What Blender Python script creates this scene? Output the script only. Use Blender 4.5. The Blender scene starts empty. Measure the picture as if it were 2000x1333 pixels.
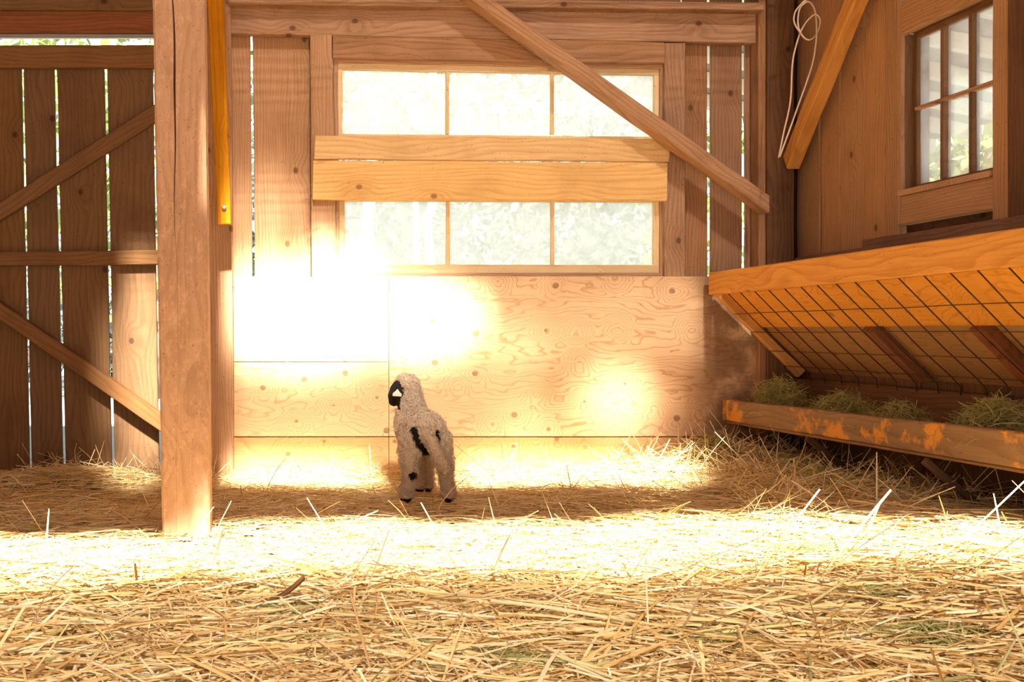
import bpy, bmesh, math, random
import numpy as np
from mathutils import Vector, Matrix
R_ = math.radians
random.seed(7)
rng = np.random.default_rng(11)
SC = bpy.context.scene
COL = SC.collection

# ------------------------------------------------------------------ camera, sky, sun, exposure
F, PX, PY, H = 2000.0, 520.0, 650.0, 0.65          # focal length and principal point in px of the 2000x1333 frame, eye height
cam_d = bpy.data.cameras.new('camera'); cam = bpy.data.objects.new('camera', cam_d); COL.objects.link(cam)
cam.location = (0, 0, H); cam.rotation_euler = (R_(90), 0, 0)
cam_d.sensor_fit = 'HORIZONTAL'; cam_d.sensor_width = 36.0; cam_d.lens = 36.0 * F / 2000.0
cam_d.shift_x = (1000 - PX) / 2000.0; cam_d.shift_y = -(666.5 - PY) / 2000.0
cam_d.clip_start = 0.05; cam_d.clip_end = 200
SC.camera = cam

SKY = 2.2
SUN = 72.0
world = bpy.data.worlds.new('world'); SC.world = world; world.use_nodes = True
bg = world.node_tree.nodes['Background']
bg.inputs['Color'].default_value = (0.93, 0.97, 1.0, 1); bg.inputs['Strength'].default_value = SKY
EL, AZ = R_(42), R_(-0.5)
SUN_D = Vector((-math.sin(AZ) * math.cos(EL), math.cos(AZ) * math.cos(EL), -math.sin(EL)))
sun_d = bpy.data.lights.new('sun', 'SUN'); sun = bpy.data.objects.new('sun', sun_d); COL.objects.link(sun)
sun_d.energy = SUN; sun_d.angle = R_(3.0); sun_d.color = (1.0, 0.91, 0.78)
sun.rotation_euler = SUN_D.to_track_quat('-Z', 'Y').to_euler(); sun.location = (0, -6, 8)

SC.view_settings.view_transform = 'Standard'; SC.view_settings.look = 'None'
SC.view_settings.exposure = -0.45; SC.view_settings.gamma = 1.0; SC.view_settings.use_curve_mapping = False
SC.cycles.max_bounces = 8; SC.cycles.diffuse_bounces = 5; SC.cycles.transparent_max_bounces = 16
SC.cycles.use_denoising = True; SC.cycles.sample_clamp_indirect = 12

D = 4.76          # face of the back wall
RX = 2.47         # face of the right wall
ROOF = 2.6

def W(px, py, Y):                     # a point of the place that the photograph shows at (px, py), Y metres away
    return Vector(((px - PX) * Y / F, Y, H + (PY - py) * Y / F))
def WR(px, py, X=RX):                 # the same on a plane parallel to the right wall
    Y = F * X / (px - PX); return Vector((X, Y, H + (PY - py) * Y / F))

# ------------------------------------------------------------------ node helper and materials
class NT:
    def __init__(s, name):
        s.m = bpy.data.materials.new(name); s.m.use_nodes = True; s.t = s.m.node_tree; s.t.nodes.clear()
        s.out = s.n('ShaderNodeOutputMaterial')
    def n(s, typ, props=None, **ins):
        nd = s.t.nodes.new(typ)
        for k, v in (props or {}).items(): setattr(nd, k, v)
        for k, v in ins.items():
            k = k.replace('_', ' ')
            sock = nd.inputs[int(k[1:])] if k[0] == 'i' and k[1:].isdigit() else nd.inputs[k]
            if hasattr(v, 'is_linked') or isinstance(v, bpy.types.NodeSocket): s.t.links.new(v, sock)
            else: sock.default_value = v
        return nd
    def math(s, op, a, b=0.0, c=None, clamp=False):
        d = dict(i0=a, i1=b)
        if c is not None: d['i2'] = c
        return s.n('ShaderNodeMath', {'operation': op, 'use_clamp': clamp}, **d).outputs[0]
    def mix(s, f, a, b, mode='MIX'):
        nd = s.n('ShaderNodeMix', {'data_type': 'RGBA', 'blend_type': mode})
        for sock, v in ((nd.inputs[0], f), (nd.inputs[6], a), (nd.inputs[7], b)):
            if isinstance(v, bpy.types.NodeSocket): s.t.links.new(v, sock)
            else: sock.default_value = v if not isinstance(v, tuple) else (*v[:3], 1)
        return nd.outputs[2]
    def ramp(s, f, stops):
        nd = s.n('ShaderNodeValToRGB', Fac=f); e = nd.color_ramp.elements
        while len(e) < len(stops): e.new(0.5)
        for el, (p, c) in zip(e, stops):
            el.position = p; el.color = (*c[:3], 1) if isinstance(c, tuple) else (c, c, c, 1)
        return nd.outputs[0]
    def step(s, v, a, b):             # 0 below a, 1 above b
        return s.n('ShaderNodeMapRange', {'interpolation_type': 'SMOOTHSTEP'}, Value=v, From_Min=a, From_Max=b, To_Min=0.0, To_Max=1.0).outputs[0]
    def noise(s, vec, scale, detail=3.0, rough=0.55, dist=0.0):
        return s.n('ShaderNodeTexNoise', Vector=vec, Scale=scale, Detail=detail, Roughness=rough, Distortion=dist).outputs['Fac']
    def map(s, vec, scale=(1, 1, 1), loc=(0, 0, 0)):
        return s.n('ShaderNodeMapping', Vector=vec, Scale=scale, Location=loc).outputs[0]
    def vadd(s, a, b): return s.n('ShaderNodeVectorMath', {'operation': 'ADD'}, i0=a, i1=b).outputs[0]
    def bsdf(s, col, rough=0.75, normal=None, spec=0.25, **kw):
        d = dict(Base_Color=col, Roughness=rough); d['Specular_IOR_Level'] = spec
        nd = s.n('ShaderNodeBsdfPrincipled')
        for k, v in dict(d, **kw).items():
            sock = nd.inputs[k.replace('_', ' ')]
            if isinstance(v, bpy.types.NodeSocket): s.t.links.new(v, sock)
            else: sock.default_value = (*v[:3], 1) if isinstance(v, tuple) else v
        if normal is not None: s.t.links.new(normal, nd.inputs['Normal'])
        return nd.outputs[0]
    def bump(s, h, strength=0.4, dist=0.004):
        return s.n('ShaderNodeBump', Height=h, Strength=strength, Distance=dist).outputs[0]
    def done(s, sh):
        s.t.links.new(sh, s.out.inputs['Surface']); return s.m

def objcoord(t):
    tc = t.n('ShaderNodeTexCoord').outputs['Object']
    rnd = t.n('ShaderNodeObjectInfo').outputs['Random']
    off = t.n('ShaderNodeCombineXYZ', X=t.math('MULTIPLY', rnd, 41.0), Y=t.math('MULTIPLY', rnd, 17.0), Z=t.math('MULTIPLY', rnd, 29.0)).outputs[0]
    return t.vadd(tc, off), rnd, tc

def flat2(t, v, sx):                  # (x, z) of the board as a flat coordinate
    q = t.n('ShaderNodeSeparateXYZ', Vector=v)
    return t.n('ShaderNodeCombineXYZ', X=t.math('MULTIPLY', q.outputs['X'], sx), Y=q.outputs['Z']).outputs[0]

def wood(name, base, dark, vary=0.18, ring=11.0, knot=1.0, rough=0.8, fuzz=0.35, bump=0.45, knotcol=None, stain=None, fluff=0.0):
    """Sawn board: flat-sawn rings and fibres along local X, a few knots, each board a little different."""
    t = NT(name); v, rnd, tc = objcoord(t)
    vs = t.map(v, (0.16, 1.0, 1.0))
    warp = t.noise(t.map(v, (0.55, 2.0, 2.0)), 2.2, 2.0)
    # knots: sparse cells, lengthened along the board
    vo = t.n('ShaderNodeTexVoronoi', {'feature': 'F1', 'voronoi_dimensions': '2D'}, Vector=flat2(t, v, 0.75), Scale=4.2, Randomness=1.0)
    kd = t.n('ShaderNodeSeparateColor', Color=vo.outputs['Color']).outputs[0]
    has = t.step(kd, 0.76, 0.80)
    kn = t.math('MULTIPLY', t.math('SUBTRACT', 1.0, t.step(vo.outputs['Distance'], 0.03, 0.065)), has)
    halo = t.math('MULTIPLY', t.math('SUBTRACT', 1.0, t.step(vo.outputs['Distance'], 0.05, 0.34)), has)
    sx = t.n('ShaderNodeSeparateXYZ', Vector=vs)
    g = t.math('ADD', t.math('MULTIPLY', sx.outputs['Z'], ring * 3.2), t.math('MULTIPLY', warp, 9.0))
    g = t.math('ADD', g, t.math('MULTIPLY', halo, 1.6))
    g = t.math('ADD', g, t.math('MULTIPLY', t.noise(vs, 26.0, 2.0), 0.5))
    fr = t.math('FRACT', g)
    ring_l = t.math('MULTIPLY', t.step(fr, 0.35, 0.93), t.math('SUBTRACT', 1.0, t.step(fr, 0.95, 1.0)))
    fib = t.noise(t.map(v, (0.035, 1.0, 1.0)), 120.0, 3.0, 0.7)
    blot = t.noise(v, 3.0, 4.0, 0.6)
    f = t.math('ADD', t.math('MULTIPLY', ring_l, 0.42), t.math('MULTIPLY', t.math('SUBTRACT', fib, 0.42), 1.3), clamp=True)
    col = t.mix(f, base, dark)
    col = t.mix(t.math('MULTIPLY', t.step(blot, 0.45, 0.75), fuzz), col, tuple(c * 0.62 for c in dark))
    kc = knotcol or tuple(c * 0.38 for c in dark)
    col = t.mix(t.math('MULTIPLY', halo, 0.28 * knot), col, dark)
    col = t.mix(t.math('MULTIPLY', kn, 0.8 * knot), col, kc)
    if stain:
        st = t.step(t.noise(v, 6.0, 5.0, 0.65), 0.53, 0.62)
        col = t.mix(st, col, stain)
    if fluff:                         # torn fibres left by the saw
        fl = t.noise(t.map(v, (0.5, 1.0, 1.0)), 55.0, 5.0, 0.75); col = t.mix(t.math('MULTIPLY', t.step(fl, 0.48, 0.66), fluff), col, tuple(min(1, c * 1.35) for c in base)); fib = t.math('ADD', fib, fl)
    speck = t.step(t.noise(v, 95.0, 1.0), 0.70, 0.76)
    col = t.mix(t.math('MULTIPLY', speck, 0.45), col, tuple(c * 0.3 for c in dark))
    hs = t.n('ShaderNodeHueSaturation', Color=col, Hue=0.5, Saturation=t.math('ADD', 0.95, t.math('MULTIPLY', t.math('FRACT', t.math('MULTIPLY', rnd, 7.3)), 0.12)),
             Value=t.math('ADD', 1.0 - vary / 2, t.math('MULTIPLY', rnd, vary))).outputs[0]
    h = t.math('ADD', t.math('MULTIPLY', fib, 0.7), t.math('MULTIPLY', ring_l, -0.35))
    return t.done(t.bsdf(hs, rough, t.bump(h, bump, 0.003), 0.2))

def plywood(name, base, line, grime_shade=None, gr=0.0, knotcol=(0.12, 0.055, 0.025)):
    """Rotary-cut face: wandering contour grain lines that ring the knots."""
    t = NT(name); v, rnd, tc = objcoord(t)
    wv = t.vadd(v, t.map(t.n('ShaderNodeTexNoise', Vector=v, Scale=3.0, Detail=2.0).outputs['Color'], (0.10, 0.0, 0.10)))
    vo = t.n('ShaderNodeTexVoronoi', {'feature': 'F1', 'voronoi_dimensions': '2D'}, Vector=flat2(t, v, 0.9), Scale=6.0, Randomness=1.0)
    kd = t.n('ShaderNodeSeparateColor', Color=vo.outputs['Color']).outputs[0]
    has = t.step(kd, 0.30, 0.33); d = vo.outputs['Distance']
    bumpk = t.math('MULTIPLY', t.math('SUBTRACT', 1.0, t.step(d, 0.0, 0.55)), has)
    base_n = t.noise(t.map(wv, (0.8, 1.0, 3.2)), 1.7, 3.0, 0.5)
    sx = t.n('ShaderNodeSeparateXYZ', Vector=wv)
    g = t.math('ADD', t.math('MULTIPLY', base_n, 17.0), t.math('MULTIPLY', bumpk, 5.0))
    g = t.math('ADD', g, t.math('MULTIPLY', sx.outputs['Z'], 26.0))
    g = t.math('ADD', g, t.math('MULTIPLY', t.noise(v, 38.0, 2.0), 0.35))
    fr = t.math('FRACT', g)
    ln = t.math('MULTIPLY', t.step(fr, 0.66, 0.93), t.math('SUBTRACT', 1.0, t.step(fr, 0.95, 1.0)))
    ks = t.math('MULTIPLY', t.step(kd, 0.45, 1.0), 0.075)
    kn = t.math('SUBTRACT', 1.0, t.step(t.math('SUBTRACT', t.math('ADD', d, t.math('MULTIPLY', t.noise(v, 45.0, 2.0), 0.03)), ks), 0.012, 0.035))
    fib = t.noise(t.map(v, (0.05, 1, 1)), 90.0, 3.0, 0.7)
    col = t.mix(t.math('MULTIPLY', ln, 0.62), base, line)
    col = t.mix(t.math('MULTIPLY', t.math('SUBTRACT', fib, 0.4), 0.7, clamp=True), col, line)
    col = t.mix(t.math('MULTIPLY', t.step(t.noise(v, 2.2, 4.0), 0.46, 0.66), 0.35), col, tuple(0.5 * (a + b) for a, b in zip(base, line)))
    col = t.mix(t.math('MULTIPLY', kn, 0.62), col, knotcol)
    if grime_shade:                         # rubbed-in dirt towards one end and foot, deepened to paint the hay rack's shadow
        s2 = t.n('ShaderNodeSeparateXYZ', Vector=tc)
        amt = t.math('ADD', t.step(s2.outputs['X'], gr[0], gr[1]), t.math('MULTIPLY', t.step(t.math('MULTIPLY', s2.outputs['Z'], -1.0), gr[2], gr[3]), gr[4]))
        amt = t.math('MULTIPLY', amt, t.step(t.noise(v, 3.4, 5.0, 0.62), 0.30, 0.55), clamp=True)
        col = t.mix(t.math('MULTIPLY', amt, 0.8), col, grime_shade)
    return t.done(t.bsdf(col, 0.7, t.bump(t.math('ADD', fib, t.math('MULTIPLY', ln, -0.4)), 0.25, 0.002), 0.2))

M = {}
M['old']    = wood('weathered_fir', (0.47, 0.275, 0.160), (0.26, 0.125, 0.060), ring=14)
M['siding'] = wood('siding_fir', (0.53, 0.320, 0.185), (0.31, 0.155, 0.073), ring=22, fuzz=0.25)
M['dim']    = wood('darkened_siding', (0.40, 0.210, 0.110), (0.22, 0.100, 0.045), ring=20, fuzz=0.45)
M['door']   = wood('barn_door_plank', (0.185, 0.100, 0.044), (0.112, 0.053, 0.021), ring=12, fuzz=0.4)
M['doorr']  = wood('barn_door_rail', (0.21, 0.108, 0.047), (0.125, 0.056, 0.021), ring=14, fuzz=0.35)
M['rsid']   = wood('right_wall_plank', (0.44, 0.250, 0.125), (0.27, 0.130, 0.055), ring=22, fuzz=0.3)
M['post']   = wood('rough_sawn_post', (0.54, 0.325, 0.190), (0.40, 0.215, 0.110), fluff=0.5, ring=7, knot=0.5, fuzz=0.3, bump=0.9, vary=0.05)
M['yellow'] = wood('fresh_pine', (0.86, 0.580, 0.260), (0.62, 0.330, 0.110), ring=12, fuzz=0.3)
M['orange'] = wood('orange_fir', (0.66, 0.315, 0.075), (0.43, 0.165, 0.028), ring=9, fuzz=0.25)
M['plank']  = wood('amber_fir', (0.60, 0.270, 0.045), (0.38, 0.140, 0.018), ring=9, fuzz=0.25)
M['trough'] = wood('worn_trough_board', (0.25, 0.150, 0.080), (0.16, 0.085, 0.042), ring=9, fuzz=0.35, stain=(0.58, 0.250, 0.055))
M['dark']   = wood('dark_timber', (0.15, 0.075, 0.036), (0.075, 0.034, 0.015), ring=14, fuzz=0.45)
M['red']    = wood('red_timber', (0.25, 0.090, 0.035), (0.13, 0.042, 0.015), ring=14, fuzz=0.45)
M['grey']   = wood('dusty_rail', (0.23, 0.130, 0.080), (0.12, 0.060, 0.034), ring=16, fuzz=0.3)
M['cream']  = wood('cream_painted_sash', (0.82, 0.640, 0.380), (0.70, 0.480, 0.240), ring=6, knot=0.2, fuzz=0.3, bump=0.25)
M['brown']  = wood('brown_painted_sash', (0.20, 0.100, 0.045), (0.12, 0.055, 0.022), ring=6, knot=0.1, fuzz=0.3, bump=0.25)
M['ply']    = plywood('plywood_sheet', (0.82, 0.565, 0.335), (0.48, 0.225, 0.090), grime_shade=(0.16, 0.075, 0.035), gr=(0.48, 0.68, 0.06, 0.35, 0.25))
M['plyl']   = plywood('plywood_plain', (0.82, 0.575, 0.340), (0.56, 0.300, 0.130))
M['plyf']   = plywood('plywood_foot', (0.66, 0.380, 0.165), (0.44, 0.210, 0.080), grime_shade=(0.22, 0.10, 0.04), gr=(0.3, 0.9, 0.5, 0.6, 0.0))
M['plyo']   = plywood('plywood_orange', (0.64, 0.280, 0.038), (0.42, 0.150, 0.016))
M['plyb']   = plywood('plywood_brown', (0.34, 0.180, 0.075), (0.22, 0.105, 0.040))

def simple(name, col, rough=0.8, var=0.0, scale=8.0, **kw):
    t = NT(name); v, rnd, tc = objcoord(t)
    c = t.mix(t.math('MULTIPLY', t.noise(v, scale, 4.0), var), col, tuple(x * 0.35 for x in col))
    return t.done(t.bsdf(c, rough, **kw))
M['metal'] = simple('track_metal', (0.42, 0.40, 0.36), 0.45, 0.4, Metallic=0.6)
M['wire'] = simple('rusty_wire', (0.085, 0.042, 0.02), 0.6, 0.4, Metallic=0.4)
M['bolt'] = simple('zinc_bolt', (0.50, 0.47, 0.42), 0.45, 0.4, Metallic=0.5)
M['cable'] = simple('pale_cable', (0.72, 0.55, 0.42), 0.5, 0.15)
M['crack'] = simple('split_in_timber', (0.035, 0.016, 0.008), 0.9, 0.3)
M['soil'] = simple('trodden_bedding', (0.40, 0.245, 0.085), 0.95, 0.8, 30.0)
M['web'] = simple('cobweb_dust', (0.40, 0.25, 0.13), 0.95, 0.3)
M['trunk'] = simple('bark', (0.16, 0.12, 0.09), 0.9, 0.5)
M['pale'] = simple('pale_bark', (0.72, 0.68, 0.62), 0.9, 0.3)
M['grassy'] = simple('meadow_ground', (0.29, 0.31, 0.32), 0.95, 0.4, 4.0)
M['roofin'] = simple('corrugated_roof', (0.34, 0.30, 0.23), 0.8, 0.3)
M['rafter'] = simple('whitewashed_rafter', (0.80, 0.72, 0.58), 0.8, 0.2)

def island_mat(name, stops, rough=0.6, trans=0.25, tcol=None):
    t = NT(name); ri = t.n('ShaderNodeNewGeometry').outputs['Random Per Island']
    c = t.ramp(ri, stops)
    tc = t.n('ShaderNodeTexCoord').outputs['Object']
    c = t.mix(t.math('MULTIPLY', t.noise(tc, 60.0, 2.0), 0.35), c, tuple(0.55 * x for x in stops[len(stops) // 2][1]))
    b = t.bsdf(c, rough, spec=0.35)
    tr = t.n('ShaderNodeBsdfTranslucent', Color=c).outputs[0]
    return t.done(t.n('ShaderNodeMixShader', i0=trans, i1=b, i2=tr).outputs[0])
M['straw'] = island_mat('straw', [(0.0, (0.44, 0.235, 0.065)), (0.15, (0.68, 0.44, 0.14)), (0.42, (0.84, 0.63, 0.27)), (0.70, (0.89, 0.73, 0.41)), (0.93, (0.94, 0.83, 0.60)), (0.97, (0.48, 0.44, 0.17)), (1.0, (0.28, 0.29, 0.10))], 0.5, 0.15)
M['hay'] = island_mat('green_hay', [(0.0, (0.20, 0.19, 0.05)), (0.4, (0.36, 0.36, 0.11)), (0.8, (0.54, 0.50, 0.19)), (1.0, (0.68, 0.58, 0.28))], 0.7, 0.2)
M['leaf'] = island_mat('foliage', [(0.0, (0.15, 0.18, 0.13)), (0.5, (0.30, 0.36, 0.31)), (1.0, (0.52, 0.58, 0.50))], 0.6, 0.35)
M['leafd'] = island_mat('dark_foliage', [(0.0, (0.14, 0.17, 0.14)), (0.5, (0.24, 0.30, 0.28)), (1.0, (0.42, 0.48, 0.44))], 0.6, 0.3)

M['leafg'] = island_mat('bright_foliage', [(0.0, (0.13, 0.17, 0.05)), (0.5, (0.31, 0.38, 0.14)), (1.0, (0.56, 0.60, 0.28))], 0.6, 0.35)

def glass_mat(name, dust, lo, hi, tint=(0.97, 0.99, 1.0)):
    t = NT(name); v, rnd, tc = objcoord(t)
    clear = t.n('ShaderNodeBsdfTransparent', Color=(0.93, 0.95, 0.95, 1)).outputs[0]
    gl = t.n('ShaderNodeBsdfGlossy', Color=(1, 1, 1, 1), Roughness=0.05).outputs[0]
    film = t.n('ShaderNodeAddShader', i0=t.n('ShaderNodeBsdfTranslucent', Color=(*tint, 1)).outputs[0], i1=t.n('ShaderNodeBsdfDiffuse', Color=(0.05, 0.055, 0.06, 1)).outputs[0]).outputs[0]
    n = t.math('ADD', t.noise(v, 5.0, 5.0, 0.65), t.math('MULTIPLY', t.noise(v, 60.0, 3.0), 0.35))
    f = t.n('ShaderNodeMapRange', Value=n, From_Min=0.45, From_Max=0.95, To_Min=lo, To_Max=hi).outputs[0]
    a = t.n('ShaderNodeMixShader', i0=f, i1=clear, i2=film).outputs[0]
    fr = t.n('ShaderNodeFresnel', IOR=1.45).outputs[0]
    return t.done(t.n('ShaderNodeMixShader', i0=t.math('MULTIPLY', fr, 0.6), i1=a, i2=gl).outputs[0])
M['glass'] = glass_mat('dusty_glass', 0.4, 0.40, 0.74)
M['glass2'] = glass_mat('streaky_glass', 0.2, 0.06, 0.26)

# ------------------------------------------------------------------ object helpers
WM = {}                                # world matrices by object name
def link(name, me, mat=None, mw=None, parent=None):
    o = bpy.data.objects.new(name, me); COL.objects.link(o)
    mw = mw or Matrix.Identity(4); WM[o.name] = mw.copy()
    if parent is not None:
        o.parent = parent; o.matrix_local = WM[parent.name].inverted() @ mw
    else: o.matrix_world = mw
    if mat is not None and me is not None:
        me.materials.clear(); me.materials.append(M[mat] if isinstance(mat, str) else mat)
    return o
def empty(name, loc, label=None, cat=None, group=None, kind=None):
    o = link(name, None, mw=Matrix.Translation(loc)); o.empty_display_size = 0.1
    return tag(o, label, cat, group, kind)
def tag(o, label=None, cat=None, group=None, kind=None):
    for k, v in (('label', label), ('category', cat), ('group', group), ('kind', kind)):
        if v: o[k] = v
    return o
def mesh(name, verts, faces, smooth=False):
    me = bpy.data.meshes.new(name); me.from_pydata([tuple(v) for v in verts], [], faces); me.validate(); me.update()
    if smooth: me.polygons.foreach_set('use_smooth', [True] * len(me.polygons))
    return me

def quadboard(name, A0, A1, B0, B1, n, t, mat, parent=None, seg=6, ch=0.004, jit=0.0012, bow=0.0, back=True):
    """A board whose front face has the ends A0-A1 and B0-B1; n is the outward normal of that face, t the thickness behind it."""
    A0, A1, B0, B1, n = Vector(A0), Vector(A1), Vector(B0), Vector(B1), Vector(n).normalized()
    x = ((B0 + B1) - (A0 + A1)).normalized(); n = (n - x * n.dot(x)).normalized(); z = x.cross(n)
    c = (A0 + A1 + B0 + B1) / 4 - n * (t / 2)
    mw = Matrix(((x.x, n.x, z.x, c.x), (x.y, n.y, z.y, c.y), (x.z, n.z, z.z, c.z), (0, 0, 0, 1)))
    inv = mw.inverted(); r = random.Random(name + str(round(c.x, 4)) + str(round(c.z, 4)) + str(round(c.y, 4)))
    V = []
    for i in range(seg + 1):
        s = i / seg; l = A0.lerp(B0, s); q = A1.lerp(B1, s); u = (q - l).normalized(); w = (q - l).length
        cc = min(ch, w * 0.3, t * 0.3)
        l = l + u * r.uniform(-jit, jit); q = q + u * r.uniform(-jit, jit); f = n * (r.uniform(-jit, jit) + bow * math.sin(math.pi * s))
        for p, dep in ((l + u * cc, 0), (q - u * cc, 0), (q, cc), (q, t - cc), (q - u * cc, t), (l + u * cc, t), (l, t - cc), (l, cc)):
            V.append(inv @ (p - n * dep + f))
    Fc = [tuple(range(8))[::-1], tuple(seg * 8 + k for k in range(8))]
    for i in range(seg):
        for k in range(8):
            a, b = i * 8 + k, i * 8 + (k + 1) % 8; Fc.append((a, b, b + 8, a + 8))
    me = mesh(name, V, Fc)
    bm = bmesh.new(); bm.from_mesh(me); bmesh.ops.recalc_face_normals(bm, faces=bm.faces); bm.to_mesh(me); bm.free()
    return link(name, me, mat, mw, parent)

def wb(name, xs, ys, Yf, t, mat, parent=None, grain='v', **kw):
    """Board parallel to the back wall from pixel edges. xs = (x0, x1) or (x0top, x1top, x0bottom, x1bottom); ys the same for left/right."""
    if len(xs) == 2: xs = (*xs, *xs)
    if len(ys) == 2: ys = (*ys, *ys)          # top-left, bottom-left, top-right, bottom-right
    TL, TR = W(xs[0], ys[0], Yf), W(xs[1], ys[2], Yf); BL, BR = W(xs[2], ys[1], Yf), W(xs[3], ys[3], Yf)
    if grain == 'v': return quadboard(name, BL, BR, TL, TR, (0, -1, 0), t, mat, parent, **kw)
    return quadboard(name, TL, BL, TR, BR, (0, -1, 0), t, mat, parent, **kw)
def rb(name, y0, y1, z0, z1, X, t, mat, parent=None, grain='v', **kw):
    """Board on a plane of constant X facing the room (-X)."""
    P = lambda y, z: Vector((X, y, z))
    if grain == 'v': return quadboard(name, P(y0, z0), P(y1, z0), P(y0, z1), P(y1, z1), (-1, 0, 0), t, mat, parent, **kw)
    return quadboard(name, P(y0, z0), P(y0, z1), P(y1, z0), P(y1, z1), (-1, 0, 0), t, mat, parent, **kw)
def beam(name, a, b, w, h, up, mat, parent=None, **kw):
    """Square-edged timber from a to b along its middle; up is the normal of the face that is w wide."""
    a, b, up = Vector(a), Vector(b), Vector(up).normalized(); x = (b - a).normalized(); up = (up - x * up.dot(x)).normalized(); z = x.cross(up)
    f = up * (h / 2)
    return quadboard(name, a - z * w / 2 + f, a + z * w / 2 + f, b - z * w / 2 + f, b + z * w / 2 + f, up, h, mat, parent, **kw)
def tube(pts, r, sides=5, closed_ends=True):
    pts = [Vector(p) for p in pts]; V, Fc = [], []; n = len(pts); prev = None
    for i, p in enumerate(pts):
        d = (pts[min(i + 1, n - 1)] - pts[max(i - 1, 0)]).normalized()
        ref = prev if prev is not None else (Vector((0, 0, 1)) if abs(d.z) < 0.9 else Vector((1, 0, 0)))
        u = (ref - d * ref.dot(d)).normalized(); v = d.cross(u); prev = u
        rr = r[i] if isinstance(r, (list, tuple)) else r
        for k in range(sides):
            a = 2 * math.pi * k / sides; V.append(p + (u * math.cos(a) + v * math.sin(a)) * rr)
    for i in range(n - 1):
        for k in range(sides):
            a, b = i * sides + k, i * sides + (k + 1) % sides; Fc.append((a, b, b + sides, a + sides))
    Fc += [tuple(range(sides))[::-1], tuple((n - 1) * sides + k for k in range(sides))]
    return V, Fc
def tubeobj(name, pts, r, mat, parent=None, sides=5):
    c = Vector(pts[0]); V, Fc = tube([Vector(p) - c for p in pts], r, sides)
    return link(name, mesh(name, V, Fc, True), mat, Matrix.Translation(c), parent)
def smooth_path(pts, n=6):
    P = [Vector(p) for p in pts]; out = []
    for i in range(len(P) - 1):
        p0, p1, p2, p3 = P[max(i - 1, 0)], P[i], P[i + 1], P[min(i + 2, len(P) - 1)]
        for k in range(n):
            s = k / n; out.append(0.5 * ((2 * p1) + (p2 - p0) * s + (2 * p0 - 5 * p1 + 4 * p2 - p3) * s * s + (3 * p1 - p0 - 3 * p2 + p3) * s ** 3))
    out.append(P[-1]); return out

# ------------------------------------------------------------------ the ground, and an unseen roof with gaps shaped to cast the sun patches
gx = [-2.7, RX + 0.1]; gy = [-2.6, D + 0.14]
floor = tag(link('floor', mesh('floor', [(gx[0], gy[0], -0.04), (gx[1], gy[0], -0.04), (gx[1], gy[1], -0.04), (gx[0], gy[1], -0.04)], [(0, 1, 2, 3)]), 'soil'), kind='structure')
tag(link('ground', mesh('ground', [(-60, -30, -0.06), (60, -30, -0.06), (60, 60, -0.06), (-60, 60, -0.06)], [(0, 1, 2, 3)]), 'grassy'), kind='structure')

def hgt(x, y):
    x = np.asarray(x, float); y = np.asarray(y, float)
    h = 0.010 * np.sin(2.1 * x + 1.3 * y) + 0.008 * np.sin(4.3 * x - 3.1 * y + 1) + 0.006 * np.sin(7.7 * y + 2.2 * x)
    s = np.clip((x - 1.15) / 0.9, 0, 1); h = h + 0.095 * s * s * (3 - 2 * s) * np.clip((y - 1.4) / 0.8, 0, 1)
    h = h + 0.055 * np.exp(-(((x + 0.82) / 0.28) ** 2 + ((y - 4.45) / 0.22) ** 2))
    h = h + 0.04 * np.exp(-(((x - 2.0) / 0.25) ** 2 + ((y - 4.5) / 0.2) ** 2))
    h = h - 0.02 * np.exp(-((x - 0.62) / 0.22) ** 2 - ((y - 4.08) / 0.25) ** 2)
    return h
def lerp_tab(x, tab):
    return float(np.interp(x, [a for a, b in tab], [b for a, b in tab]))
def blob(px, py, cx, cy, rx, ry, soft=0.25):
    d = math.hypot((px - cx) / rx, (py - cy) / ry); return max(0.0, min(1.0, (1 + soft - d) / (2 * soft)))
def box(px, py, x0, x1, y0, y1): return 1.0 if x0 <= px <= x1 and y0 <= py <= y1 else 0.0
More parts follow.
